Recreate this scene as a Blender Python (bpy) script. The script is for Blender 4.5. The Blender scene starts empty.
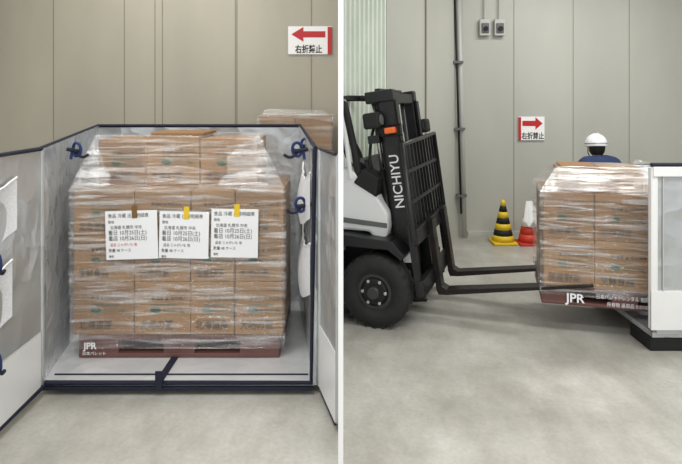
import bpy, bmesh, math, random
from mathutils import Vector, Matrix
random.seed(7)
S=bpy.context.scene
try: S.view_settings.view_transform='Standard'
except Exception: pass

# ---------------- materials ----------------
def lin(c):
    return tuple(((v/255)/12.92 if v/255<=0.04045 else ((v/255+0.055)/1.055)**2.4) for v in c)
def mat(name,rgb,rough=0.6,metal=0.0,var=0.0,scale=8.0,bump=0.0,stretch=(1,1,1),rgb2=None,bscale=None,bdist=.01,crease=False):
    m=bpy.data.materials.new(name); m.use_nodes=True
    nt=m.node_tree; n=nt.nodes; l=nt.links
    b=n['Principled BSDF']; b.inputs['Roughness'].default_value=rough; b.inputs['Metallic'].default_value=metal
    c=lin(rgb)
    tc=n.new('ShaderNodeTexCoord'); mp=n.new('ShaderNodeMapping'); mp.inputs['Scale'].default_value=stretch
    l.new(tc.outputs['Object'],mp.inputs['Vector'])
    no=n.new('ShaderNodeTexNoise'); no.inputs['Scale'].default_value=scale; no.inputs['Detail'].default_value=6
    l.new(mp.outputs[0],no.inputs['Vector'])
    cr=n.new('ShaderNodeValToRGB'); cr.color_ramp.elements[0].position=0.3; cr.color_ramp.elements[1].position=0.7
    if rgb2 is None:
        c1=tuple(max(0,x*(1-var)) for x in c); c2=tuple(min(1,x*(1+var)) for x in c)
    else: c1=c; c2=lin(rgb2)
    cr.color_ramp.elements[0].color=(*c1,1); cr.color_ramp.elements[1].color=(*c2,1)
    l.new(no.outputs['Fac'],cr.inputs[0]); l.new(cr.outputs[0],b.inputs['Base Color'])
    if bump>0:
        bp=n.new('ShaderNodeBump'); bp.inputs['Strength'].default_value=bump; bp.inputs['Distance'].default_value=bdist
        if crease:
            n3=n.new('ShaderNodeTexNoise'); n3.inputs['Scale'].default_value=4; l.new(mp.outputs[0],n3.inputs['Vector'])
            mx=n.new('ShaderNodeMixRGB'); mx.inputs[0].default_value=.25; l.new(mp.outputs[0],mx.inputs[1]); l.new(n3.outputs['Color'],mx.inputs[2])
            n2=n.new('ShaderNodeTexVoronoi'); n2.inputs['Scale'].default_value=bscale or 6; l.new(mx.outputs[0],n2.inputs['Vector']); l.new(n2.outputs['Distance'],bp.inputs['Height'])
        else:
            n2=n.new('ShaderNodeTexNoise'); n2.inputs['Scale'].default_value=bscale or scale*2; n2.inputs['Detail'].default_value=4
            l.new(mp.outputs[0],n2.inputs['Vector']); l.new(n2.outputs['Fac'],bp.inputs['Height'])
        l.new(bp.outputs[0],b.inputs['Normal'])
    return m
M={}
M['wallL']=mat('painted_panel_warm',(176,171,156),0.5,0,0.10,1.5,0.05,(1,1,.4))
M['wallR']=mat('painted_panel_cool',(184,184,175),0.5,0,0.08,1.2,0.05,(1,1,.4))
M['seam']=mat('wall_seam',(140,135,122),0.7)
M['ribbed']=mat('ribbed_pale',(222,230,218),0.4,0,0.05,3)
M['white']=mat('white_paint',(248,248,247),0.5)
M['board']=mat('white_board',(234,234,233),0.3,0,0.03,3)
M['silver']=mat('foil_silver',(196,199,200),0.30,0.6,0.10,2,0.7,(1,1,1),None,6,.03,True)
M['foilin']=mat('foil_inner',(206,210,212),0.27,0.6,0.06,4,0.7,(1,1,1),None,8,.025,True)
M['foilfloor']=mat('foil_floor',(226,227,227),0.25,0.35,0.05,4,0.4,(1,1,1),None,10,.012,True)
M['navy']=mat('navy_webbing',(18,22,44),0.7,0,0.2,40)
M['blue']=mat('blue_strap',(24,44,96),0.6)
M['card']=mat('cardboard',(158,120,76),0.7,0,0.08,5,0.05)
M['card2']=mat('cardboard_dark',(144,107,67),0.7,0,0.08,5,0.05)
M['tape']=mat('packing_tape',(124,90,54),0.3)
M['ink']=mat('green_ink',(44,84,62),0.7)
M['inkd']=mat('dark_ink',(48,42,38),0.7)
M['pallet']=mat('pallet_plastic',(100,66,60),0.5,0,0.1,6)
M['paper']=mat('paper',(236,237,238),0.6)
M['yellowtape']=mat('yellow_tape',(222,190,40),0.5)
M['browntape']=mat('brown_tape',(120,88,50),0.5)
M['red']=mat('sign_red',(190,34,40),0.45)
M['black']=mat('black_steel',(24,25,27),0.38,0.2,0.15,12)
M['blackm']=mat('black_matte',(17,17,18),0.7)
M['rubber']=mat('tyre_rubber',(30,30,31),0.75,0,0.2,20,0.2)
M['rim']=mat('rim_grey',(62,64,66),0.45,0.4)
M['fkwhite']=mat('forklift_white',(222,224,224),0.3)
M['fork']=mat('fork_steel',(40,36,35),0.4,0.6,0.15,9)
M['orange']=mat('orange_lens',(230,104,40),0.3)
M['chrome']=mat('rod_chrome',(190,190,190),0.2,0.9)
M['yellow']=mat('cone_yellow',(225,190,30),0.5)
M['conered']=mat('cone_red',(205,58,40),0.5)
M['grey']=mat('grey_plastic',(96,98,98),0.5)
M['lgrey']=mat('light_grey_plastic',(190,190,185),0.5)
M['cloth']=mat('white_cloth',(238,239,237),0.8,0,0.04,12,0.4)
M['helmet']=mat('helmet_white',(240,242,244),0.3)
M['uniform']=mat('uniform_navy',(40,54,92),0.85,0,0.12,14,0.2)
M['skin']=mat('skin',(206,160,130),0.55)
M['hair']=mat('hair_black',(20,17,16),0.7)
M['lip']=mat('lip',(160,90,84),0.6)
M['eye']=mat('eye_white',(235,235,232),0.3)
M['ceil']=mat('ceiling_panel',(205,205,201),0.7)

def floor_mat():
    m=bpy.data.materials.new('worn_concrete'); m.use_nodes=True
    nt=m.node_tree; n=nt.nodes; l=nt.links; b=n['Principled BSDF']
    tc=n.new('ShaderNodeTexCoord')
    def noise(s,st,d=6,rough=.6,rz=.35):
        mp=n.new('ShaderNodeMapping'); mp.inputs['Scale'].default_value=st; mp.inputs['Rotation'].default_value=(0,0,rz)
        l.new(tc.outputs['Object'],mp.inputs[0])
        x=n.new('ShaderNodeTexNoise'); x.inputs['Scale'].default_value=s; x.inputs['Detail'].default_value=d; x.inputs['Roughness'].default_value=rough
        l.new(mp.outputs[0],x.inputs['Vector']); return x
    a=noise(.9,(.8,1.2,1)); c=noise(40,(1,1,1),8,.75); d=noise(2.2,(1.5,.8,1),9,.68,-.5)
    def ramp(src,p0,p1,c0,c1):
        r=n.new('ShaderNodeValToRGB'); r.color_ramp.elements[0].position=p0; r.color_ramp.elements[1].position=p1
        r.color_ramp.elements[0].color=(*c0,1); r.color_ramp.elements[1].color=(*c1,1); l.new(src.outputs['Fac'],r.inputs[0]); return r
    r1=ramp(a,.36,.64,lin((178,176,167)),lin((212,210,202)))
    r2=ramp(d,.34,.66,(.70,.69,.67),(1,1,1)); r3=ramp(c,.3,.7,(.80,.80,.80),(1,1,1))
    m1=n.new('ShaderNodeMixRGB'); m1.blend_type='MULTIPLY'; m1.inputs[0].default_value=1
    l.new(r1.outputs[0],m1.inputs[1]); l.new(r2.outputs[0],m1.inputs[2])
    m2=n.new('ShaderNodeMixRGB'); m2.blend_type='MULTIPLY'; m2.inputs[0].default_value=1
    l.new(m1.outputs[0],m2.inputs[1]); l.new(r3.outputs[0],m2.inputs[2])
    l.new(m2.outputs[0],b.inputs['Base Color']); b.inputs['Roughness'].default_value=.34
    return m
M['floor']=floor_mat()

def film_mat(name,base,amp,gloss,gamp):
    m=bpy.data.materials.new(name); m.use_nodes=True
    nt=m.node_tree; n=nt.nodes; l=nt.links
    n.remove(n['Principled BSDF']); out=n['Material Output']
    tc=n.new('ShaderNodeTexCoord')
    facs=[]
    for rot,st,sc,lo in (((0,.35,0),(.7,1,9),3.0,.54),((0,-.6,0),(.6,1,12),2.4,.57),((0,.05,0),(.5,1,18),3.2,.57),((.3,.9,.2),(1.2,2,9),3.0,.58)):
        mp=n.new('ShaderNodeMapping'); mp.inputs['Rotation'].default_value=rot; mp.inputs['Scale'].default_value=st
        l.new(tc.outputs['Object'],mp.inputs[0])
        x=n.new('ShaderNodeTexNoise'); x.inputs['Scale'].default_value=sc; x.inputs['Detail'].default_value=6; x.inputs['Distortion'].default_value=.6
        l.new(mp.outputs[0],x.inputs['Vector'])
        r=n.new('ShaderNodeMapRange'); r.inputs[1].default_value=lo; r.inputs[2].default_value=lo+.12; r.inputs[3].default_value=0; r.inputs[4].default_value=1
        l.new(x.outputs['Fac'],r.inputs[0]); facs.append((x,r))
    add=None
    for x,r in facs:
        if add is None: add=r.outputs[0]
        else:
            a=n.new('ShaderNodeMath'); a.operation='MAXIMUM'; l.new(add,a.inputs[0]); l.new(r.outputs[0],a.inputs[1]); add=a.outputs[0]
    a=n.new('ShaderNodeMath'); a.operation='MULTIPLY_ADD'; a.inputs[1].default_value=amp; a.inputs[2].default_value=base; l.new(add,a.inputs[0])
    g=n.new('ShaderNodeMath'); g.operation='MULTIPLY_ADD'; g.inputs[1].default_value=gamp; g.inputs[2].default_value=gloss; l.new(add,g.inputs[0])
    tr=n.new('ShaderNodeBsdfTransparent'); df=n.new('ShaderNodeBsdfDiffuse'); df.inputs[0].default_value=(.95,.95,.95,1)
    gl=n.new('ShaderNodeBsdfGlossy'); gl.inputs['Roughness'].default_value=.07; gl.inputs[0].default_value=(1,1,1,1)
    prev=None
    for i,(st,ds) in enumerate(((1,.07),(1,.06),(.9,.05))):
        bp=n.new('ShaderNodeBump'); bp.inputs['Strength'].default_value=st; bp.inputs['Distance'].default_value=ds
        l.new(facs[i][0].outputs['Fac'],bp.inputs['Height'])
        if prev: l.new(prev.outputs[0],bp.inputs['Normal'])
        prev=bp
    l.new(prev.outputs[0],gl.inputs['Normal'])
    mx=n.new('ShaderNodeMixShader'); l.new(a.outputs[0],mx.inputs[0]); l.new(tr.outputs[0],mx.inputs[1]); l.new(df.outputs[0],mx.inputs[2])
    mg=n.new('ShaderNodeMixShader'); l.new(g.outputs[0],mg.inputs[0]); l.new(mx.outputs[0],mg.inputs[1]); l.new(gl.outputs[0],mg.inputs[2])
    l.new(mg.outputs[0],out.inputs['Surface']); return m
M['film']=film_mat('stretch_film',.03,.30,.10,.16)
M['film2']=film_mat('stretch_film_inner',.0,.13,.04,.08)
M['wisp']=film_mat('stretch_film_loose',.10,.45,.12,.2)

def mesh_mat():
    m=bpy.data.materials.new('white_netting'); m.use_nodes=True
    nt=m.node_tree; n=nt.nodes; l=nt.links; b=n['Principled BSDF']
    b.inputs['Base Color'].default_value=(.85,.85,.87,1); b.inputs['Roughness'].default_value=.7
    tc=n.new('ShaderNodeTexCoord'); v=n.new('ShaderNodeTexVoronoi'); v.feature='DISTANCE_TO_EDGE'; v.inputs['Scale'].default_value=150
    l.new(tc.outputs['Object'],v.inputs['Vector'])
    r=n.new('ShaderNodeMapRange'); r.inputs[1].default_value=.12; r.inputs[2].default_value=.3; r.inputs[3].default_value=.85; r.inputs[4].default_value=.6
    l.new(v.outputs['Distance'],r.inputs[0]); l.new(r.outputs[0],b.inputs['Alpha']); return m
M['net']=mesh_mat()

# ---------------- geometry helpers ----------------
def link(o,parent=None):
    S.collection.objects.link(o)
    if parent is not None: o.parent=parent
    return o
def empty(name,loc=(0,0,0),rotz=0):
    e=bpy.data.objects.new(name,None); e.empty_display_size=.1; e.location=loc; e.rotation_euler=(0,0,rotz); return link(e)
def from_bm(name,bm,m,parent=None,smooth=False):
    me=bpy.data.meshes.new(name); bmesh.ops.recalc_face_normals(bm,faces=bm.faces); bm.to_mesh(me); bm.free()
    if smooth:
        for p in me.polygons: p.use_smooth=True
    for mm in (m if isinstance(m,(list,tuple)) else [m]): me.materials.append(mm)
    return link(bpy.data.objects.new(name,me),parent)
def box(name,x0,x1,y0,y1,z0,z1,m,parent=None,bev=0.0,seg=2):
    bm=bmesh.new(); bmesh.ops.create_cube(bm,size=1)
    for v in bm.verts: v.co=Vector(((x0+x1)/2+v.co.x*(x1-x0),(y0+y1)/2+v.co.y*(y1-y0),(z0+z1)/2+v.co.z*(z1-z0)))
    if bev>0: bmesh.ops.bevel(bm,geom=bm.edges[:],offset=bev,segments=seg,affect='EDGES',profile=.5)
    return from_bm(name,bm,m,parent)
def prism(name,pts,axis,a,b,m,parent=None,bev=0.0):
    bm=bmesh.new()
    def P(p,t):
        return {'y':(p[0],t,p[1]),'x':(t,p[0],p[1]),'z':(p[0],p[1],t)}[axis]
    va=[bm.verts.new(P(p,a)) for p in pts]; vb=[bm.verts.new(P(p,b)) for p in pts]
    bm.faces.new(va); bm.faces.new(vb[::-1]); k=len(pts)
    for i in range(k): bm.faces.new([va[i],va[(i+1)%k],vb[(i+1)%k],vb[i]])
    bmesh.ops.recalc_face_normals(bm,faces=bm.faces)
    if bev>0: bmesh.ops.bevel(bm,geom=bm.edges[:],offset=bev,segments=2,affect='EDGES',profile=.5)
    return from_bm(name,bm,m,parent)
def cyl(name,p0,p1,r0,r1,m,parent=None,seg=24,smooth=True,bev=0):
    p0=Vector(p0); p1=Vector(p1); d=p1-p0
    bm=bmesh.new(); bmesh.ops.create_cone(bm,cap_ends=True,segments=seg,radius1=r0,radius2=r1,depth=d.length)
    q=d.to_track_quat('Z','Y').to_matrix().to_4x4(); bmesh.ops.transform(bm,matrix=Matrix.Translation((p0+p1)/2)@q,verts=bm.verts)
    o=from_bm(name,bm,m,parent)
    if smooth:
        for p in o.data.polygons: p.use_smooth=len(p.vertices)==4
    return o
def tube(name,pts,r,m,parent=None,cyclic=False,res=4,smooth=False):
    cu=bpy.data.curves.new(name,'CURVE'); cu.dimensions='3D'; cu.bevel_depth=r; cu.bevel_resolution=res; cu.use_fill_caps=True
    sp=cu.splines.new('BEZIER' if smooth else 'POLY')
    if smooth:
        sp.bezier_points.add(len(pts)-1)
        for b,p in zip(sp.bezier_points,pts): b.co=p; b.handle_left_type=b.handle_right_type='AUTO'
    else:
        sp.points.add(len(pts)-1)
        for b,p in zip(sp.points,pts): b.co=(*p,1)
    sp.use_cyclic_u=cyclic; cu.materials.append(m)
    o=bpy.data.objects.new(name,cu); link(o,parent)
    return o
def text(name,s,loc,size,m,parent=None,rot=(math.pi/2,0,0),align='LEFT',sx=1.0,ext=.0006,bold=0):
    cu=bpy.data.curves.new(name,'FONT'); cu.body=s; cu.size=size; cu.extrude=ext; cu.align_x=align; cu.offset=bold; cu.materials.append(m)
    o=bpy.data.objects.new(name,cu); o.location=loc; o.rotation_euler=rot; o.scale=(sx,1,1); return link(o,parent)
def wallpanel(name,p0,p1,z0,z1,th,m,parent=None,top1=None):
    p0=Vector(p0); p1=Vector(p1); d=(p1-p0).normalized(); nrm=Vector((-d.y,d.x))*th
    t1=z1 if top1 is None else top1
    bm=bmesh.new(); q=[p0,p1,p1+nrm,p0+nrm]; tops=[z1,t1,t1,z1]
    lo=[bm.verts.new((p.x,p.y,z0)) for p in q]; hi=[bm.verts.new((p.x,p.y,t)) for p,t in zip(q,tops)]
    bm.faces.new(lo[::-1]); bm.faces.new(hi)
    for i in range(4): bm.faces.new([lo[i],lo[(i+1)%4],hi[(i+1)%4],hi[i]])
    return from_bm(name,bm,m,parent)

# ---------------- room ----------------
H=3.7
box('floor',-3.6,5.3,-1.5,7.1,-.1,0,M['floor'])
box('ceiling',-3.6,5.3,.2,7.1,H,H+.1,M['ceil'])
box('wall_back_left',-3.6,-.012,5.3,5.4,0,H,M['wallL'])
box('wall_back_right',1.45,5.3,6.9,7.0,0,H,M['wallR'])
box('wall_left',-3.7,-3.6,1.0,5.4,0,H,M['wallL'])
box('wall_right',5.3,5.4,1.0,7.0,0,H,M['wallR'])
box('wall_divider',-.0115,.0095,2.3,5.3,0,H,M['white'])
wallpanel('wall_corner',(.46,5.62),(1.52,6.92),0,H,.08,M['wallR'])
bm=bmesh.new(); N=60; a=Vector((.014,5.1)); b=Vector((.46,5.62)); d=(b-a); nn=Vector((d.y,-d.x)).normalized()
prev=None
for i in range(N+1):
    t=i/N; p=a+d*t+nn*(-.012+.012*(1 if (i//3)%2 else -1))
    cur=(bm.verts.new((p.x,p.y,0)),bm.verts.new((p.x,p.y,H)))
    if prev: bm.faces.new([prev[0],cur[0],cur[1],prev[1]])
    prev=cur
from_bm('wall_ribbed',bm,M['ribbed'])
k=1
for x in (-2.72,-2.05,-1.76,-1.69,-1.0,-.985,-.28):
    box('trim_%d'%k,x-.0035,x+.0035,5.296,5.3,0,H,M['seam']); k+=1
for x in (2.13,2.86,3.55,4.25):
    box('trim_%d'%k,x-.0035,x+.0035,6.896,6.9,0,H,M['seam']); k+=1
box('baseboard_back_right',1.56,5.3,6.875,6.9,0,.05,M['lgrey'])
wallpanel('trim_%d'%k,(.93,6.188),(.945,6.206),0,H,-.008,M['seam']); k+=1

# ---------------- lamps ----------------
def lamp(name,x,y,z,sx,sy,e,col=(1,.99,.97),rot=(0,0,0)):
    fx=empty(name,(x,y,z))
    box('housing',-sx/2-.04,sx/2+.04,-sy/2-.04,sy/2+.04,.02,.08,M['white'],fx)
    L=bpy.data.lights.new('tube_light','AREA'); L.shape='RECTANGLE'; L.size=sx; L.size_y=sy; L.energy=e; L.color=col
    o=bpy.data.objects.new('tube_light',L); o.rotation_euler=rot; link(o,fx); o.location=(0,0,0)
lamp('ceiling_lamp',-1.5,2.0,3.55,1.6,.5,54)
lamp('ceiling_lamp.001',-1.6,4.3,3.55,1.6,.3,28)
lamp('ceiling_lamp.002',2.6,2.2,3.55,1.8,.5,84)
lamp('ceiling_lamp.003',2.7,5.2,3.55,2.0,.4,66)
lamp('ceiling_lamp.004',0,.6,3.55,2.5,.3,66)
W=bpy.data.worlds.new('World'); S.world=W; W.use_nodes=True
W.node_tree.nodes['Background'].inputs[0].default_value=(.96,.98,1,1); W.node_tree.nodes['Background'].inputs[1].default_value=.85

# ---------------- signs ----------------
def sign(name,x0,x1,y,z0,z1,direction):
    e=empty(name,((x0+x1)/2,y,(z0+z1)/2)); w=(x1-x0)/2; h=(z1-z0)/2
    box('plate',-w,w,-.006,.0,-h,h,M['white'],e)
    s=direction; ah=h*.52; c=h*.42
    pts=[(s*w*.85,c),(s*w*.3,c+ah),(s*w*.3,c+ah*.42),(-s*w*.7,c+ah*.42),(-s*w*.7,c-ah*.42),(s*w*.3,c-ah*.42),(s*w*.3,c-ah)]
    prism('arrow',pts,'y',-.009,-.006,M['red'],e)
    box('red_strip',(w*.8 if s<0 else -w),(w if s<0 else -w*.8),-.009,-.006,-h,h*.95,M['red'],e)
    text('lettering','右折禁止',(-w*.06 if s<0 else w*.1,-.0075,-h*.86),h*.62,M['inkd'],e,align='CENTER',sx=.78,bold=.002)
    return e
sign('direction_sign',-.50,-.085,5.29,2.08,2.345,-1)
sign('direction_sign.001',2.18,2.50,6.885,1.17,1.46,1)

# ---------------- outlets & pipes ----------------
e=empty('wall_outlet_boxes',(1.85,6.88,2.55))
for dx in (-.09,.09):
    box('outlet_body',dx-.065,dx+.065,-.05,0,-.1,.1,M['lgrey'],e,.008)
    box('outlet_cover',dx-.045,dx+.045,-.07,-.05,-.07,.05,M['grey'],e,.008)
    cyl('socket_face',(dx,-.085,-.02),(dx,-.068,-.02),.03,.03,M['blackm'],e)
    tube('conduit',[(dx,-.02,.1),(dx,-.02,1.1)],.010,M['lgrey'],e)
e=empty('corner_pipes',(1.47,6.76,0))
cyl('pipe_white',(.02,0,.0),(-.07,0,3.65),.03,.03,M['lgrey'],e)
cyl('pipe_dark',(-.03,-.05,.3),(-.13,-.05,3.65),.012,.012,M['blackm'],e)
for z in (.5,1.3,2.1,2.9): box('clamp',-.07-.027*z,.05-.027*z,-.07,.035,z,z+.03,M['grey'],e)

# ---------------- carton pallets ----------------
def carton(parent,x0,x1,y0,y1,z0,z1,i,printing=True):
    j=lambda:random.uniform(-.004,.004)
    dx=random.uniform(-.002,.002)
    box('carton',x0+.003+dx,x1-.003+dx,y0+j()+.004,y1,z0+.001,z1-.002,M['card'] if random.random()<.6 else M['card2'],parent,.005)
    w=x1-x0; h=z1-z0; y=y0-.002
    if not printing: return
    box('seam_tape',x0+.008,x1-.008,y-.001,y,z1-h*.17,z1-h*.15,M['tape'],parent)
    t=random.choice(['北海道産','大地の恵','国産野菜','生鮮食品'])
    text('carton_print',t,(x0+w*.10,y,z0+h*.12),h*.2,M['inkd'],parent,sx=.8)
    text('carton_print','◆ ●● ▲ 株式会社',(x0+w*.30,y,z0+h*.66),h*.085,M['inkd'],parent,sx=.9)
    box('print_band',x0+w*.3,x0+w*.78,y-.001,y,z0+h*.565,z0+h*.58,M['ink'],parent)
    c=(x0+w*.38,z0+h*.47); r=h*.075
    prism('logo_mark',[(c[0]+r*1.5*math.cos(a*math.pi/3),c[1]+r*.8*math.sin(a*math.pi/3)) for a in range(6)],'y',y-.001,y,M['ink'],parent)
    text('carton_print','あさひ 10kg',(x0+w*.50,y,z0+h*.43),h*.09,M['ink'],parent,sx=.9)
def pallet(parent,x0,x1,y0,y1,z0,z1,label=True):
    h=z1-z0
    box('pallet_deck',x0,x1,y0,y1,z1-h*.25,z1,M['pallet'],parent,.006)
    box('pallet_base',x0,x1,y0,y1,z0,z0+h*.2,M['pallet'],parent,.006)
    w=x1-x0; dep=y1-y0
    for fx0,fx1 in ((0,.2),(.42,.58),(.8,1)):
        for fy0,fy1 in ((0,.16),(.42,.58),(.84,1)):
            box('pallet_block',x0+w*fx0+.002,x0+w*fx1-.002,y0+dep*fy0+.002,y0+dep*fy1-.002,z0+h*.15,z1-h*.2,M['pallet'],parent,.004)
def film(parent,pts,inf=.012,name='stretch_film',mm='film'):
    bm=bmesh.new(); c=sum((Vector(p) for p in pts),Vector())/len(pts)
    for p in pts:
        p=Vector(p); d=Vector((math.copysign(inf,p.x-c.x),math.copysign(inf,p.y-c.y),inf*.8 if p.z>c.z else 0)); bm.verts.new(p+d)
    r=bmesh.ops.convex_hull(bm,input=bm.verts)
    bmesh.ops.delete(bm,geom=[g for g in r['geom_interior'] if isinstance(g,bmesh.types.BMVert)],context='VERTS')
    zmin=min(v.co.z for v in bm.verts)
    bmesh.ops.delete(bm,geom=[f for f in bm.faces if all(v.co.z<zmin+.001 for v in f.verts)],context='FACES_ONLY')
    return from_bm(name,bm,M[mm],parent)
def wisp(parent,q):
    bm=bmesh.new(); q=[Vector(p) for p in q]; G=[]
    for i in range(9):
        row=[]
        for j in range(9):
            s=i/8;t=j/8; p=(q[0]*(1-s)+q[1]*s)*(1-t)+(q[3]*(1-s)+q[2]*s)*t
            p=p+Vector((.012*math.sin(9*s+4*t),.012*math.sin(7*t+5*s),.010*math.sin(11*s)))
            row.append(bm.verts.new(p))
        G.append(row)
    for i in range(8):
        for j in range(8): bm.faces.new([G[i][j],G[i+1][j],G[i+1][j+1],G[i][j+1]])
    from_bm('film_wisp',bm,M['wisp'],parent,True)

P1=empty('wrapped_carton_pallet',(-.98,3.37,.08))
cx=[-.635,-.265,.075,.34,.632]
pallet(P1,-.60,.61,0,.78,0,.135)
zt=[.137,.455,.735,1.01]
n=0
for t in range(3):
    for c in range(4):
        carton(P1,cx[c],cx[c+1],0,.39,zt[t],zt[t+1],n); n+=1
        box('carton',cx[c]+.004,min(.61,cx[c+1])-.004,.40,.775,zt[t],zt[t+1]-.003,M['card2'],P1,.006)
ux=[-.57,-.265,.08,.45]
hh=[1.305,1.325,1.31]
for c in range(3): carton(P1,ux[c],ux[c+1],.20,.60,1.01,hh[c],n); n+=1
box('carton_flap',-.24,.10,.22,.58,1.327,1.345,M['card2'],P1,.004)
film(P1,[(x,y,z) for x in (-.635,.632) for y in (0,.775) for z in (.06,1.01)]+[(x,y,1.32) for x in (-.57,.45) for y in (.20,.60)])
film(P1,[(x,y,z) for x in (-.635,.632) for y in (0,.775) for z in (.36,1.0)],.019,'stretch_film_layer','film2')
wisp(P1,((-.64,.0,1.02),(-.58,.2,1.34),(-.50,.12,1.2),(-.40,-.01,1.03)))
wisp(P1,((.64,.0,.98),(.45,.2,1.34),(.30,.14,1.24),(.25,-.01,1.03)))
text('pallet_label','JPR',(-.56,-.018,.06),.055,M['paper'],P1,bold=.001)
text('pallet_label','日本パレット',(-.57,-.018,.025),.024,M['paper'],P1)
sheets=[(-.425,-.115,.89,.60,-.03),(-.105,.19,.885,.605,.02),(.205,.485,.90,.61,.015)]
for i,(x0,x1,z1,z0,r) in enumerate(sheets):
    e=empty('delivery_sheet_%d'%(i+1)); e.parent=P1; e.location=((x0+x1)/2,-.026,(z0+z1)/2); e.rotation_euler=(0,r,0)
    w=(x1-x0)/2; h=(z1-z0)/2
    box('paper',-w,w,-.001,.001,-h,h,M['paper'],e)
    L=[('食品 冷蔵 出荷明細表',.030,'inkd'),('発地',.022,'inkd'),('  北海道 札幌市 中央',.026,'inkd'),('着日 10月25日(土)',.034,'inkd'),('着店 10月26日(日)',.034,'inkd'),('  品名 じゃがいも 他',.022,'red' if i==0 else 'inkd'),('数量 48 ケース',.024,'inkd'),('備考',.018,'inkd')]
    z=h-.035
    for s,sz,cc in L:
        text('print',s,(-w*.9,-.0018,z-.004),sz*.95,M[cc],e,ext=.0003,sx=.9); z-=.034
    tx=w*.1 if i else w*.15
    box('tape_strip',tx-.018,tx+.014,-.004,-.0015,h-.045,h+.03,M['yellowtape' if i else 'browntape'],e)

# ---------------- insulated box (left) ----------------
B=empty('insulated_box',(0,0,0))
T=1.36; FL=(-1.645,3.10); FR=(-.155,3.10); RL=(-1.875,4.35); RR=(-.33,4.35)
prism('base_tray',[FL,FR,RR,RL],'z',.035,.078,M['foilfloor'],B)
wallpanel('side_panel_a',FL,RL,.05,T,.03,M['foilin'],B,top1=T+.08)
wallpanel('side_panel_b',RR,FR,.05,T+.08,.03,M['foilin'],B,top1=T)
wallpanel('rear_panel',RL,RR,.05,T+.08,.03,M['foilin'],B)
for i,(x,y) in enumerate(((-1.5,3.3),(-.3,3.3),(-1.7,4.2),(-.5,4.2))):
    cyl('foot_%d'%i,(x,y,0),(x,y,.04),.04,.04,M['blackm'],B)
r=.013
tube('piping_top',[(FL[0]-.015,FL[1],T),(RL[0]-.015,RL[1],T+.08),(RR[0]+.015,RR[1],T+.08),(FR[0]+.015,FR[1],T)],r,M['navy'],B)
tube('piping_front',[(FL[0]+.01,3.095,.066),(FR[0]-.01,3.095,.066),(FR[0]+.01,3.095,T)],r,M['navy'],B)
tube('corner_post',[(FL[0]-.012,3.095,.05),(FL[0]-.012,3.095,T-.01)],.017,M['silver'],B)
box('front_webbing',FL[0],FR[0],3.080,3.10,.030,.048,M['navy'],B)
box('front_strap',-1.02,-.98,3.075,3.40,.080,.086,M['navy'],B)
box('front_strap_drop',-1.02,-.98,3.068,3.078,.035,.14,M['navy'],B,.003)
tube('tray_edge_line',[(FL[0]+.03,3.16,.081),(FR[0]-.03,3.16,.081)],.005,M['navy'],B)
# open doors
DL0=(-1.65,3.09); DL1=(-1.625,2.05)
wallpanel('door_a',DL1,DL0,.05,T-.005,.03,M['silver'],B)
wallpanel('door_a_kick',(DL1[0]+.006,DL1[1]),(DL0[0]+.006,DL0[1]-.03),.05,.36,-.004,M['board'],B)
tube('door_a_piping',[(DL0[0],3.08,T),(DL1[0],DL1[1],T),(DL1[0],DL1[1],.05),(DL0[0]+.01,3.08,.05)],.012,M['navy'],B)
tube('door_a_piping_mid',[(DL0[0]+.008,3.06,.36),(DL1[0]+.008,DL1[1],.36)],.003,M['lgrey'],B)
DR0=(-.122,3.09); DR1=(-.026,2.72)
wallpanel('door_b',DR0,DR1,.05,T,.012,M['silver'],B)
wallpanel('door_b_kick',(DR0[0]-.004,DR0[1]),(DR1[0]-.004,DR1[1]),.05,.40,.003,M['board'],B)
tube('door_b_piping',[(*DR1,.05),(*DR0,.05),(*DR0,T),(*DR1,T)],.008,M['navy'],B)
tube('hinge_edge',[(-.115,3.075,.06),(-.115,3.075,T)],.014,M['silver'],B)
def pocket(name,p0,p1,z0,z1,bulge,parent):
    p0=Vector(p0); p1=Vector(p1); d=p1-p0; nn=Vector((-d.y,d.x)).normalized()*bulge
    bm=bmesh.new(); G=[]
    for i in range(13):
        row=[]
        for j in range(11):
            t=i/12; s=j/10; sag=.07*math.sin(math.pi*t)*(s**3)
            q=p0+d*t+nn*(math.sin(math.pi*t)**.6*(.25+.75*math.sin(math.pi*(1-s)*.75))+.12*math.sin(t*31)*math.sin(math.pi*t))
            row.append(bm.verts.new((q.x,q.y,z0+(z1-z0)*s-sag+.08*(1-s)*abs(2*t-1)**2)))
        G.append(row)
    hem=[tuple(G[i][10].co) for i in range(13)]
    for i in range(12):
        for j in range(10): bm.faces.new([G[i][j],G[i+1][j],G[i+1][j+1],G[i][j+1]])
    from_bm(name,bm,M['net'],parent,True)
    tube(name+'_hem',hem,.005,M['cloth'],parent)
pocket('net_pocket_a',(-.175,3.16),(-.25,3.72),.88,1.22,.05,B)
pocket('net_pocket_b',(-.175,3.16),(-.25,3.72),.45,.82,.05,B)
pocket('net_pocket_c',(-1.62,2.80),(-1.61,2.2),.90,1.24,-.05,B)
pocket('net_pocket_d',(-1.62,2.76),(-1.61,2.2),.48,.84,-.05,B)
def hook(x,y,z,s,parent):
    tube('strap_loop',[(x,y,z),(x+.03*s,y-.01,z-.03),(x+.06*s,y-.02,z+.01),(x+.035*s,y-.02,z+.05),(x,y,z),(x-.01*s,y,z-.05)],.009,M['blue'],parent,smooth=True)
    tube('strap_tail',[(x+.02*s,y-.01,z),(x+.07*s,y-.02,z-.035),(x+.11*s,y-.03,z-.02)],.009,M['navy'],parent,smooth=True)
    tube('strap_back',[(x-.03*s,y,z+.01),(x+.05*s,y-.02,z+.0)],.012,M['navy'],parent)
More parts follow.
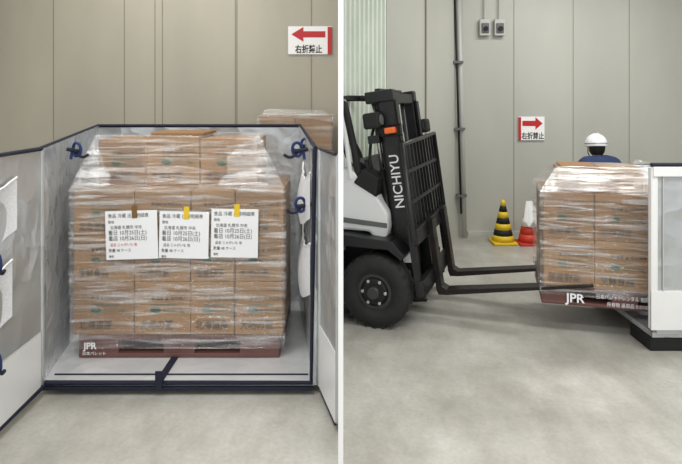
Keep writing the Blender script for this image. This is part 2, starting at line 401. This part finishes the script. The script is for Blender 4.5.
hook(-1.64,3.42,1.32,1,B); hook(-.225,3.30,1.33,-1,B); hook(-.20,3.22,1.02,-1,B); hook(-1.60,2.60,.86,.5,B); hook(-1.60,2.60,.40,.5,B)
hook(-.20,3.7,1.33,-1,B)

P3=empty('wrapped_carton_pallet.001',(-.36,4.55,0))
pallet(P3,-.32,.30,0,.6,0,.13)
for t in range(5):
    for c in range(2):
        box('carton',-.31+.3*c,-.015+.3*c,0,.58,.132+.276*t,.132+.276*(t+1)-.003,M['card'],P3,.006)
film(P3,[(x,y,z) for x in (-.31,.285) for y in (0,.58) for z in (.05,1.51)])
wisp(P3,((-.31,.0,1.5),(-.25,.2,1.58),(.2,.2,1.56),(.28,0,1.5)))

# ---------------- right pallet on forks: origin = its front-left corner ----------------
RS=-math.radians(15)
P2=empty('wrapped_carton_pallet.002',(1.415,3.95,.205),RS)
pallet(P2,0,1.07,0,.66,0,.125)
px=[.01,.345,.69,1.03]; pz=[.127,.46,.78]
n=0
for t in range(2):
    for c in range(3):
        carton(P2,px[c],px[c+1],.0,.33,pz[t],pz[t+1],n); n+=1
        box('carton',px[c]+.003,px[c+1]-.003,.34,.64,pz[t],pz[t+1]-.003,M['card2'],P2,.006)
for c in range(2): carton(P2,.12+c*.28,.40+c*.28,.10,.44,.78,.945+.01*c,n)
box('carton_flap',.14,.38,.12,.42,.947,.962,M['card2'],P2,.004)
text('pallet_label','JPR',(.16,-.018,.03),.085,M['paper'],P2,bold=.002)
text('pallet_label','日本パレットレンタル 無断使用禁止',(.35,-.018,.07),.036,M['paper'],P2,sx=.75)
text('pallet_label','所有物 返却品 010105',(.42,-.018,.022),.034,M['paper'],P2,sx=.8)
film(P2,[(x,y,z) for x in (.0,1.03) for y in (0,.64) for z in (.07,.78)]+[(x,y,.95) for x in (.12,.68) for y in (.10,.44)])
film(P2,[(x,y,z) for x in (.0,1.03) for y in (0,.64) for z in (.36,.775)],.019,'stretch_film_layer','film2')
wisp(P2,((.68,.1,.98),(.55,-.02,.8),(.80,-.03,.77),(.78,.05,.97)))
wisp(P2,((.66,.3,1.0),(.60,.1,.96),(.9,.0,.86),(.95,.3,.93)))
wisp(P2,((.02,.0,.80),(.12,.1,.96),(.5,.08,.95),(.4,-.01,.80)))

# ---------------- insulated box (right) ----------------
B2=empty('insulated_box.001',(2.01,3.62,0))
T2=1.215
prism('base_tray',[(0.02,.03),(1.6,.03),(1.6,1.5),(0.02,1.5)],'z',.085,.12,M['foilin'],B2)
wallpanel('side_panel_front',(1.6,0),(0.03,0),.12,T2,-.035,M['silver'],B2)
box('front_kick_board',-.01,1.6,-.012,.0,.15,.40,M['board'],B2)
box('front_edge_post',-.01,.035,-.010,.03,.15,T2-.02,M['board'],B2,.006)
wallpanel('side_panel_back',(1.6,1.5),(0.3,1.5),.10,1.05,.035,M['silver'],B2)
box('end_panel',1.6,1.635,0,1.5,.1,1.05,M['foilin'],B2)
box('skid_front',.0,.7,.02,.28,0,.085,M['blackm'],B2,.01)
box('skid_rear',.0,.7,1.1,1.4,0,.085,M['blackm'],B2,.01)
box('skid_end',1.2,1.58,.02,1.4,0,.085,M['blackm'],B2,.01)
tube('piping_top',[(-.01,-.01,T2),(1.61,-.01,T2)],.014,M['navy'],B2)
tube('piping_back',[(1.61,1.52,1.05),(0.28,1.52,1.05)],.014,M['navy'],B2)
box('top_flap',-.0,1.6,-.02,-.008,T2-.075,T2-.01,M['board'],B2,.003)
tube('seam_front',[(.07,-.006,T2),(.07,-.006,.40)],.005,M['lgrey'],B2)

# ---------------- cones ----------------
def cone(name,x,y,h,rb,bands,base):
    e=empty(name,(x,y,0))
    box('cone_base',-rb*1.15,rb*1.15,-rb*1.15,rb*1.15,0,.03,base,e,.01)
    k=len(bands)
    for i,mm in enumerate(bands):
        z0=.03+(h-.03)*i/k; z1=.03+(h-.03)*(i+1)/k
        f=lambda z: rb*(1-(z-.03)/(h-.03))*.9+.018
        cyl('cone_band_%d'%i,(0,0,z0),(0,0,z1),f(z0),f(z1),mm,e,28)
    return e
cone('striped_traffic_cone',1.88,6.50,.50,.12,[M['yellow'],M['blackm'],M['yellow'],M['blackm'],M['yellow'],M['blackm'],M['yellow']],M['yellow'])
c=cone('traffic_cone',2.16,6.46,.48,.11,[M['conered']]*2+[M['white']]+[M['conered']]*2,M['conered'])
bm=bmesh.new(); G=[]
for i in range(13):
    row=[]
    for j in range(7):
        a=math.pi*(1.2+.75*i/12); t=j/6; rr=.035+.085*t+.012*math.sin(i*2.4)*t
        row.append(bm.verts.new((rr*math.cos(a)*1.1+.02*t,rr*math.sin(a),.50-.25*t+.03*math.sin(i*1.7)*t)))
    G.append(row)
for i in range(12):
    for j in range(6): bm.faces.new([G[i][j],G[i+1][j],G[i+1][j+1],G[i][j+1]])
o=from_bm('draped_cloth',bm,M['cloth'],c,True)

# ---------------- forklift ----------------
psi=math.radians(21)
F=empty('forklift',(.445,4.55,0),-psi)
def wheel(y,s,x=0,r=.262,w=.17):
    prof=[(.13,-.5),(.2,-.5),(r*.93,-.46),(r,-.33),(r,.33),(r*.93,.46),(.2,.5),(.13,.5)]
    bm=bmesh.new(); seg=48; rings=[]
    for i in range(seg):
        a=2*math.pi*i/seg; rings.append([bm.verts.new((x+p[0]*math.cos(a),y+p[1]*w,r+p[0]*math.sin(a))) for p in prof])
    for i in range(seg):
        A=rings[i];Bq=rings[(i+1)%seg]
        for j in range(len(prof)): bm.faces.new([A[j],A[(j+1)%len(prof)],Bq[(j+1)%len(prof)],Bq[j]])
    from_bm('tyre',bm,M['rubber'],F,True)
    for i in range(24):
        a=2*math.pi*i/24; ca,sa=math.cos(a),math.sin(a)
        b=box('tread_lug',-.006,.008,-w*.46,w*.46,-.014,.014,M['rubber'],F)
        b.location=(x+ca*(r*.97),y,r+sa*(r*.97)); b.rotation_euler=(0,-a,0)
    cyl('rim',(x,y-w*.42,r),(x,y+w*.42,r),.135,.135,M['rim'],F,32)
    o=y+s*w*.42
    cyl('rim_dish',(x,o,r),(x,o+s*.012,r),.105,.08,M['blackm'],F,32)
    cyl('hub',(x,o,r),(x,o+s*.05,r),.05,.04,M['rim'],F,20)
    for i in range(6):
        a=i*math.pi/3; cyl('lug_nut',(x+.085*math.cos(a),o,r+.085*math.sin(a)),(x+.085*math.cos(a),o+s*.02,r+.085*math.sin(a)),.012,.012,M['chrome'],F,6)
wheel(-.50,-1); wheel(.48,1)
cyl('axle',(0,-.42,.255),(0,.42,.255),.06,.06,M['black'],F)
prism('chassis',[(-1.2,.16),(.1,.16),(.16,.3),(.12,.5),(-.2,.52),(-1.2,.52)],'y',-.36,.36,M['blackm'],F,.01)
prism('fender',[(-.36,.52),(-.30,.57),(.10,.57),(.20,.50),(.22,.54),(.13,.63),(-.36,.66)],'y',-.58,-.36,M['black'],F,.006)
prism('fender_far',[(-.36,.52),(-.30,.57),(.10,.57),(.20,.50),(.22,.54),(.13,.63),(-.36,.66)],'y',.36,.58,M['black'],F,.006)
prism('cowl',[(-.34,.66),(-.08,.66),(-.02,.60),(.05,.62),(.07,.70),(.065,.80),(-.02,.93),(-.04,1.0),(-.10,1.03),(-.22,1.12),(-.34,1.12)],'y',-.46,.46,M['fkwhite'],F,.02)
prism('cowl_stripe',[(-.34,.72),(.06,.70),(.06,.735),(-.34,.76)],'y',-.466,-.45,M['grey'],F,.003)
prism('side_step_cover',[(-1.2,.48),(-.30,.48),(-.30,.66),(-1.2,.70)],'y',-.5,-.3,M['fkwhite'],F,.01)
prism('dashboard',[(-.30,1.0),(-.04,.98),(-.05,1.10),(-.24,1.18)],'y',-.32,.40,M['black'],F,.01)
prism('lever_console',[(-.20,1.02),(-.02,.92),(.0,1.06),(-.12,1.13)],'y',-.47,-.30,M['blackm'],F,.01)
for i in range(3): cyl('lever_%d'%i,(-.08,-.42+.05*i,1.06),(-.12,-.42+.05*i,1.19),.008,.012,M['blackm'],F,10)
tube('steering_wheel',[(-.33-.06*math.sin(a),.16*math.cos(a)-.1,1.20+.14*math.sin(a)) for a in [i*math.pi/8 for i in range(16)]],.014,M['blackm'],F,cyclic=True)
cyl('steering_column',(-.2,-.1,1.1),(-.33,-.1,1.20),.02,.02,M['blackm'],F)
prism('seat',[(-.95,.62),(-.5,.62),(-.5,.74),(-.82,.74),(-.92,1.2),(-1.0,1.2)],'y',-.25,.25,M['blackm'],F,.02)
for y in (-.43,.43):
    tube('guard_pillar',[(-.16,y,1.0),(-.20,y,1.25),(-.28,y,1.60),(-.36,y,1.66),(-1.2,y,1.67)],.028,M['blackm'],F)
    tube('guard_pillar_trim',[(-.22,y-.03,1.05),(-.26,y-.03,1.35),(-.31,y-.03,1.54)],.018,M['fkwhite'],F)
for i in range(5): box('guard_bar_%d'%i,-.5-.17*i,-.46-.17*i,-.43,.43,1.65,1.68,M['black'],F)
tilt=math.radians(-8)
MA=bpy.data.objects.new('mast',None); link(MA,F); MA.location=(.215,0,.28); MA.rotation_euler=(0,tilt,0)
for y,s in ((-.33,-1),(.33,1)):
    box('outer_rail_web',-.075,.075,y+s*.03,y+s*.045,-.12,1.36,M['black'],MA,.003)
    box('outer_rail_flange_a',-.075,-.055,y-s*.03,y+s*.045,-.12,1.36,M['black'],MA,.003)
    box('outer_rail_flange_b',.055,.075,y-s*.03,y+s*.045,-.12,1.36,M['black'],MA,.003)
    box('inner_rail',-.045,.05,y-s*.075,y-s*.02,-.10,1.42,M['black'],MA,.004)
    cyl('lift_cylinder',(-.11,y,-.05),(-.11,y,.85),.032,.032,M['black'],MA)
    cyl('lift_rod',(-.11,y,.85),(-.11,y,1.38),.018,.018,M['chrome'],MA)
    box('mast_head_block',-.16,.06,y-.05,y+.05,1.36,1.45,M['black'],MA,.01)
    box('rail_roller_block',-.10,.09,y+s*.04,y+s*.07,1.10,1.18,M['blackm'],MA,.01)
    box('rail_foot_bracket',-.09,.10,y+s*.02,y+s*.06,-.12,-.02,M['black'],MA,.008)
for z in (.15,.75,1.38): box('mast_crossbar',-.09,-.05,-.33,.33,z,z+.09,M['black'],MA,.005)
box('mast_top_bar',-.02,.05,-.28,.28,1.34,1.42,M['black'],MA,.006)
for y in (-.1,.1): cyl('chain',(0,y,.2),(0,y,1.38),.014,.014,M['rim'],MA,8)
tube('hose',[(-.05,-.2,1.4),(-.02,-.21,1.0),(0,-.2,.5),(.05,-.18,.3)],.012,M['blackm'],MA,smooth=True)
tube('hose_b',[(-.16,-.36,.2),(-.2,-.38,.6),(-.18,-.36,1.0),(-.12,-.3,1.25)],.012,M['blackm'],MA,smooth=True)
text('mast_lettering','NICHIYU',(.036,-.3775,.56),.100,M['paper'],MA,rot=(math.pi/2,-math.pi/2,0),sx=1.0,bold=.001)
box('caution_label',-.03,.03,-.3785,-.376,.16,.27,M['paper'],MA)
box('caution_label_bar',-.03,.03,-.380,-.378,.235,.26,M['red'],MA)
cyl('tilt_cylinder',(-.30,-.3,.22),(-.06,-.3,.35),.03,.03,M['black'],MA)
box('lamp_bracket',-.16,-.07,-.44,-.36,1.06,1.12,M['black'],MA,.005)
box('turn_lamp',-.02,.06,-.46,-.385,1.12,1.165,M['orange'],MA,.01)
box('head_lamp',-.17,-.04,-.48,-.38,1.17,1.29,M['blackm'],MA,.02)
cyl('head_lamp_lens',(-.04,-.43,1.23),(-.03,-.43,1.23),.04,.04,M['grey'],MA)
box('head_lamp_far',-.02,.11,.42,.56,1.08,1.20,M['blackm'],MA,.02)
box('head_lamp_far_arm',-.04,.0,.34,.46,1.10,1.13,M['blackm'],MA,.005)
BW=.56
for z in (-.04,.32): box('carriage_bar',.10,.15,-BW,BW,z,z+.11,M['black'],MA,.006)
for y in (-BW+.04,-.1,.1,BW-.04): box('carriage_plate',.08,.12,y-.03,y+.03,-.04,.47,M['black'],MA,.004)
tube('backrest_frame',[(.125,-BW,.36),(.125,-BW,1.03),(.125,BW,1.06),(.125,BW,.36)],.024,M['black'],MA)
for i in range(10):
    y=-.46+.102*i; box('backrest_bar',.112,.13,y-.009,y+.009,.38,1.04,M['black'],MA)
for z in (.60,.82): box('backrest_crossbar',.112,.13,-BW,BW,z,z+.025,M['black'],MA)
FO=-.085
for y,nm in ((-.17,'fork_near'),(.32,'fork_far')):
    prism(nm,[(a,b+FO) for a,b in [(.15,.52),(.19,.52),(.195,.02),(.23,-.005),(1.24,.002),(1.24,-.012),(.23,-.045),(.16,-.04),(.15,0)]],'y',y-.055,y+.055,M['fork'],MA,.003)

# ---------------- worker ----------------
WK=empty('warehouse_worker',(2.77,5.98,0))
def skin_obj(name,verts,edges,rad,m,parent,root=0,sub=2):
    me=bpy.data.meshes.new(name); me.from_pydata(verts,edges,[]); me.materials.append(m)
    o=link(bpy.data.objects.new(name,me),parent)
    md=o.modifiers.new('Skin','SKIN'); sv=me.skin_vertices[0].data
    for i,r in enumerate(rad):
        sv[i].radius=(r if isinstance(r,tuple) else (r,r)); sv[i].use_root=(i==root)
    md.use_smooth_shade=True
    s=o.modifiers.new('Sub','SUBSURF'); s.levels=sub; s.render_levels=sub; return o
V=[(0,-.12,.64),(0,-.06,.78),(0,.02,.93),(0,.05,.985),(0,.07,1.05),
   (-.11,-.10,.62),(-.13,.10,.39),(-.12,-.08,.09),(-.12,.08,.05),
   (.11,-.10,.62),(.13,.10,.39),(.12,-.08,.09),(.12,.08,.05),
   (-.18,.03,.97),(-.25,.10,.76),(-.17,.28,.66),
   (.18,.03,.975),(.28,.12,.80),(.20,.32,.74)]
E=[(0,1),(1,2),(2,3),(3,4),(0,5),(5,6),(6,7),(7,8),(0,9),(9,10),(10,11),(11,12),(3,13),(13,14),(14,15),(3,16),(16,17),(17,18)]
R=[(.14,.11),(.13,.10),(.16,.11),(.12,.09),.06,.095,.07,.05,.045,.095,.07,.05,.045,.08,.055,.038,.08,.055,.038]
skin_obj('clothed_body',V,E,R,M['uniform'],WK)
cyl('neck',(0,.06,.99),(0,.085,1.12),.05,.048,M['skin'],WK)
for s in (-1,1):
    hx,hy,hz=(-.17,.30,.655) if s<0 else (.20,.34,.735)
    hv=[(hx,hy-.03,hz),(hx,hy+.03,hz-.01),(hx,hy+.075,hz-.02)]
    skin_obj('palm',hv,[(0,1),(1,2)],[.026,(.036,.018),(.036,.016)],M['skin'],WK)
    for f in range(4):
        fx=hx+(-.03+.02*f); ln=(.06,.07,.066,.05)[f]
        skin_obj('finger_%d'%f,[(fx,hy+.07,hz-.02),(fx,hy+.07+ln*.5,hz-.028),(fx,hy+.07+ln*.8,hz-.05),(fx,hy+.07+ln*.85,hz-.07)],[(0,1),(1,2),(2,3)],[.009,.009,.008,.007],M['skin'],WK,sub=1)
    skin_obj('thumb',[(hx-s*.03,hy,hz-.01),(hx-s*.055,hy+.03,hz-.025),(hx-s*.055,hy+.06,hz-.045)],[(0,1),(1,2)],[.011,.010,.008],M['skin'],WK,sub=1)
    box('shoe',s*.12-.05,s*.12+.05,-.13,.16,0,.08,M['blackm'],WK,.025)
def ell(name,c,r,m,parent,cut=None,seg=32):
    bm=bmesh.new(); bmesh.ops.create_uvsphere(bm,u_segments=seg,v_segments=seg//2,radius=1)
    for v in bm.verts: v.co=Vector((v.co.x*r[0],v.co.y*r[1],v.co.z*r[2]))
    if cut is not None:
        bmesh.ops.bisect_plane(bm,geom=bm.verts[:]+bm.edges[:]+bm.faces[:],plane_co=(0,0,cut),plane_no=(0,0,-1),clear_outer=True)
    o=from_bm(name,bm,m,parent,True); o.location=c; return o
HD=bpy.data.objects.new('head',None); link(HD,WK); HD.location=(0,.10,1.145); HD.rotation_euler=(-.10,0,0)
bm=bmesh.new(); bmesh.ops.create_uvsphere(bm,u_segments=32,v_segments=24,radius=1)
for v in bm.verts:
    x,y,z=v.co; tz=(1-.22*max(0,-z)); v.co=Vector((x*.075*tz,y*.092*(1-.1*max(0,-z)),z*.112))
from_bm('skull',bm,M['skin'],HD,True)
ell('hair',(0,-.016,.0),(.083,.090,.112),M['hair'],HD,cut=-.085)
ell('nose',(0,.095,-.015),(.012,.018,.022),M['skin'],HD,seg=16)
for s in (-1,1):
    ell('eye',(s*.03,.082,.008),(.013,.008,.008),M['eye'],HD,seg=16); ell('pupil',(s*.03,.089,.008),(.006,.004,.006),M['hair'],HD,seg=12)
    ell('ear',(s*.083,.005,-.01),(.012,.02,.03),M['skin'],HD,seg=16)
ell('mouth',(0,.084,-.052),(.022,.006,.006),M['lip'],HD,seg=16)
ell('helmet_shell',(0,0,.030),(.112,.130,.118),M['helmet'],HD,cut=-.02)
cyl('helmet_rim',(0,0,.008),(0,0,.022),.117,.112,M['helmet'],HD,40)
tube('helmet_band',[(.1135*math.cos(a),.131*math.sin(a)*.99,.038) for a in [i*math.pi/16 for i in range(32)]],.003,M['blue'],HD,cyclic=True)
box('helmet_peak',-.075,.075,.08,.165,.010,.018,M['helmet'],HD,.01)
box('helmet_ridge',-.010,.010,-.07,.07,.128,.152,M['helmet'],HD,.01)
tube('chin_strap',[(-.08,-.01,.03),(-.075,.03,-.07),(0,.06,-.12),(.075,.03,-.07),(.08,-.01,.03)],.005,M['navy'],HD,smooth=True)

# ---------------- trim forklift at the divider ----------------
bpy.context.view_layer.update()
def desc(o):
    for c in o.children:
        yield c; yield from desc(c)
dg=bpy.context.evaluated_depsgraph_get()
for o in list(desc(F)):
    if o.type not in('MESH','CURVE'): continue
    ev=o.evaluated_get(dg); me=bpy.data.meshes.new_from_object(ev); mw=o.matrix_world.copy()
    if min((mw@v.co).x for v in me.vertices)<.016:
        bm=bmesh.new(); bm.from_mesh(me); inv=mw.inverted()
        co=inv@Vector((.016,0,0)); no=(mw.to_3x3().transposed()@Vector((1,0,0)))
        r=bmesh.ops.bisect_plane(bm,geom=bm.verts[:]+bm.edges[:]+bm.faces[:],plane_co=co,plane_no=no,clear_inner=True)
        ed=[g for g in r['geom_cut'] if isinstance(g,bmesh.types.BMEdge)]
        if ed: bmesh.ops.holes_fill(bm,edges=ed)
        if len(bm.verts)==0:
            bm.free(); bpy.data.objects.remove(o); continue
        m2=bpy.data.meshes.new(o.name); bm.to_mesh(m2); bm.free()
        if len(m2.materials)==0:
            for mm in o.data.materials: m2.materials.append(mm)
        nm=o.name; par=o.parent; ml=o.matrix_local.copy(); bpy.data.objects.remove(o)
        q=bpy.data.objects.new(nm,m2); link(q,par); q.matrix_local=ml

# ---------------- camera ----------------
cam=bpy.data.cameras.new('camera'); co=bpy.data.objects.new('camera',cam); link(co)
co.location=(0,0,1.6); co.rotation_euler=(math.pi/2,0,0)
cam.sensor_width=36; cam.lens=29.56; cam.shift_y=-.186; cam.clip_start=.05
S.camera=co
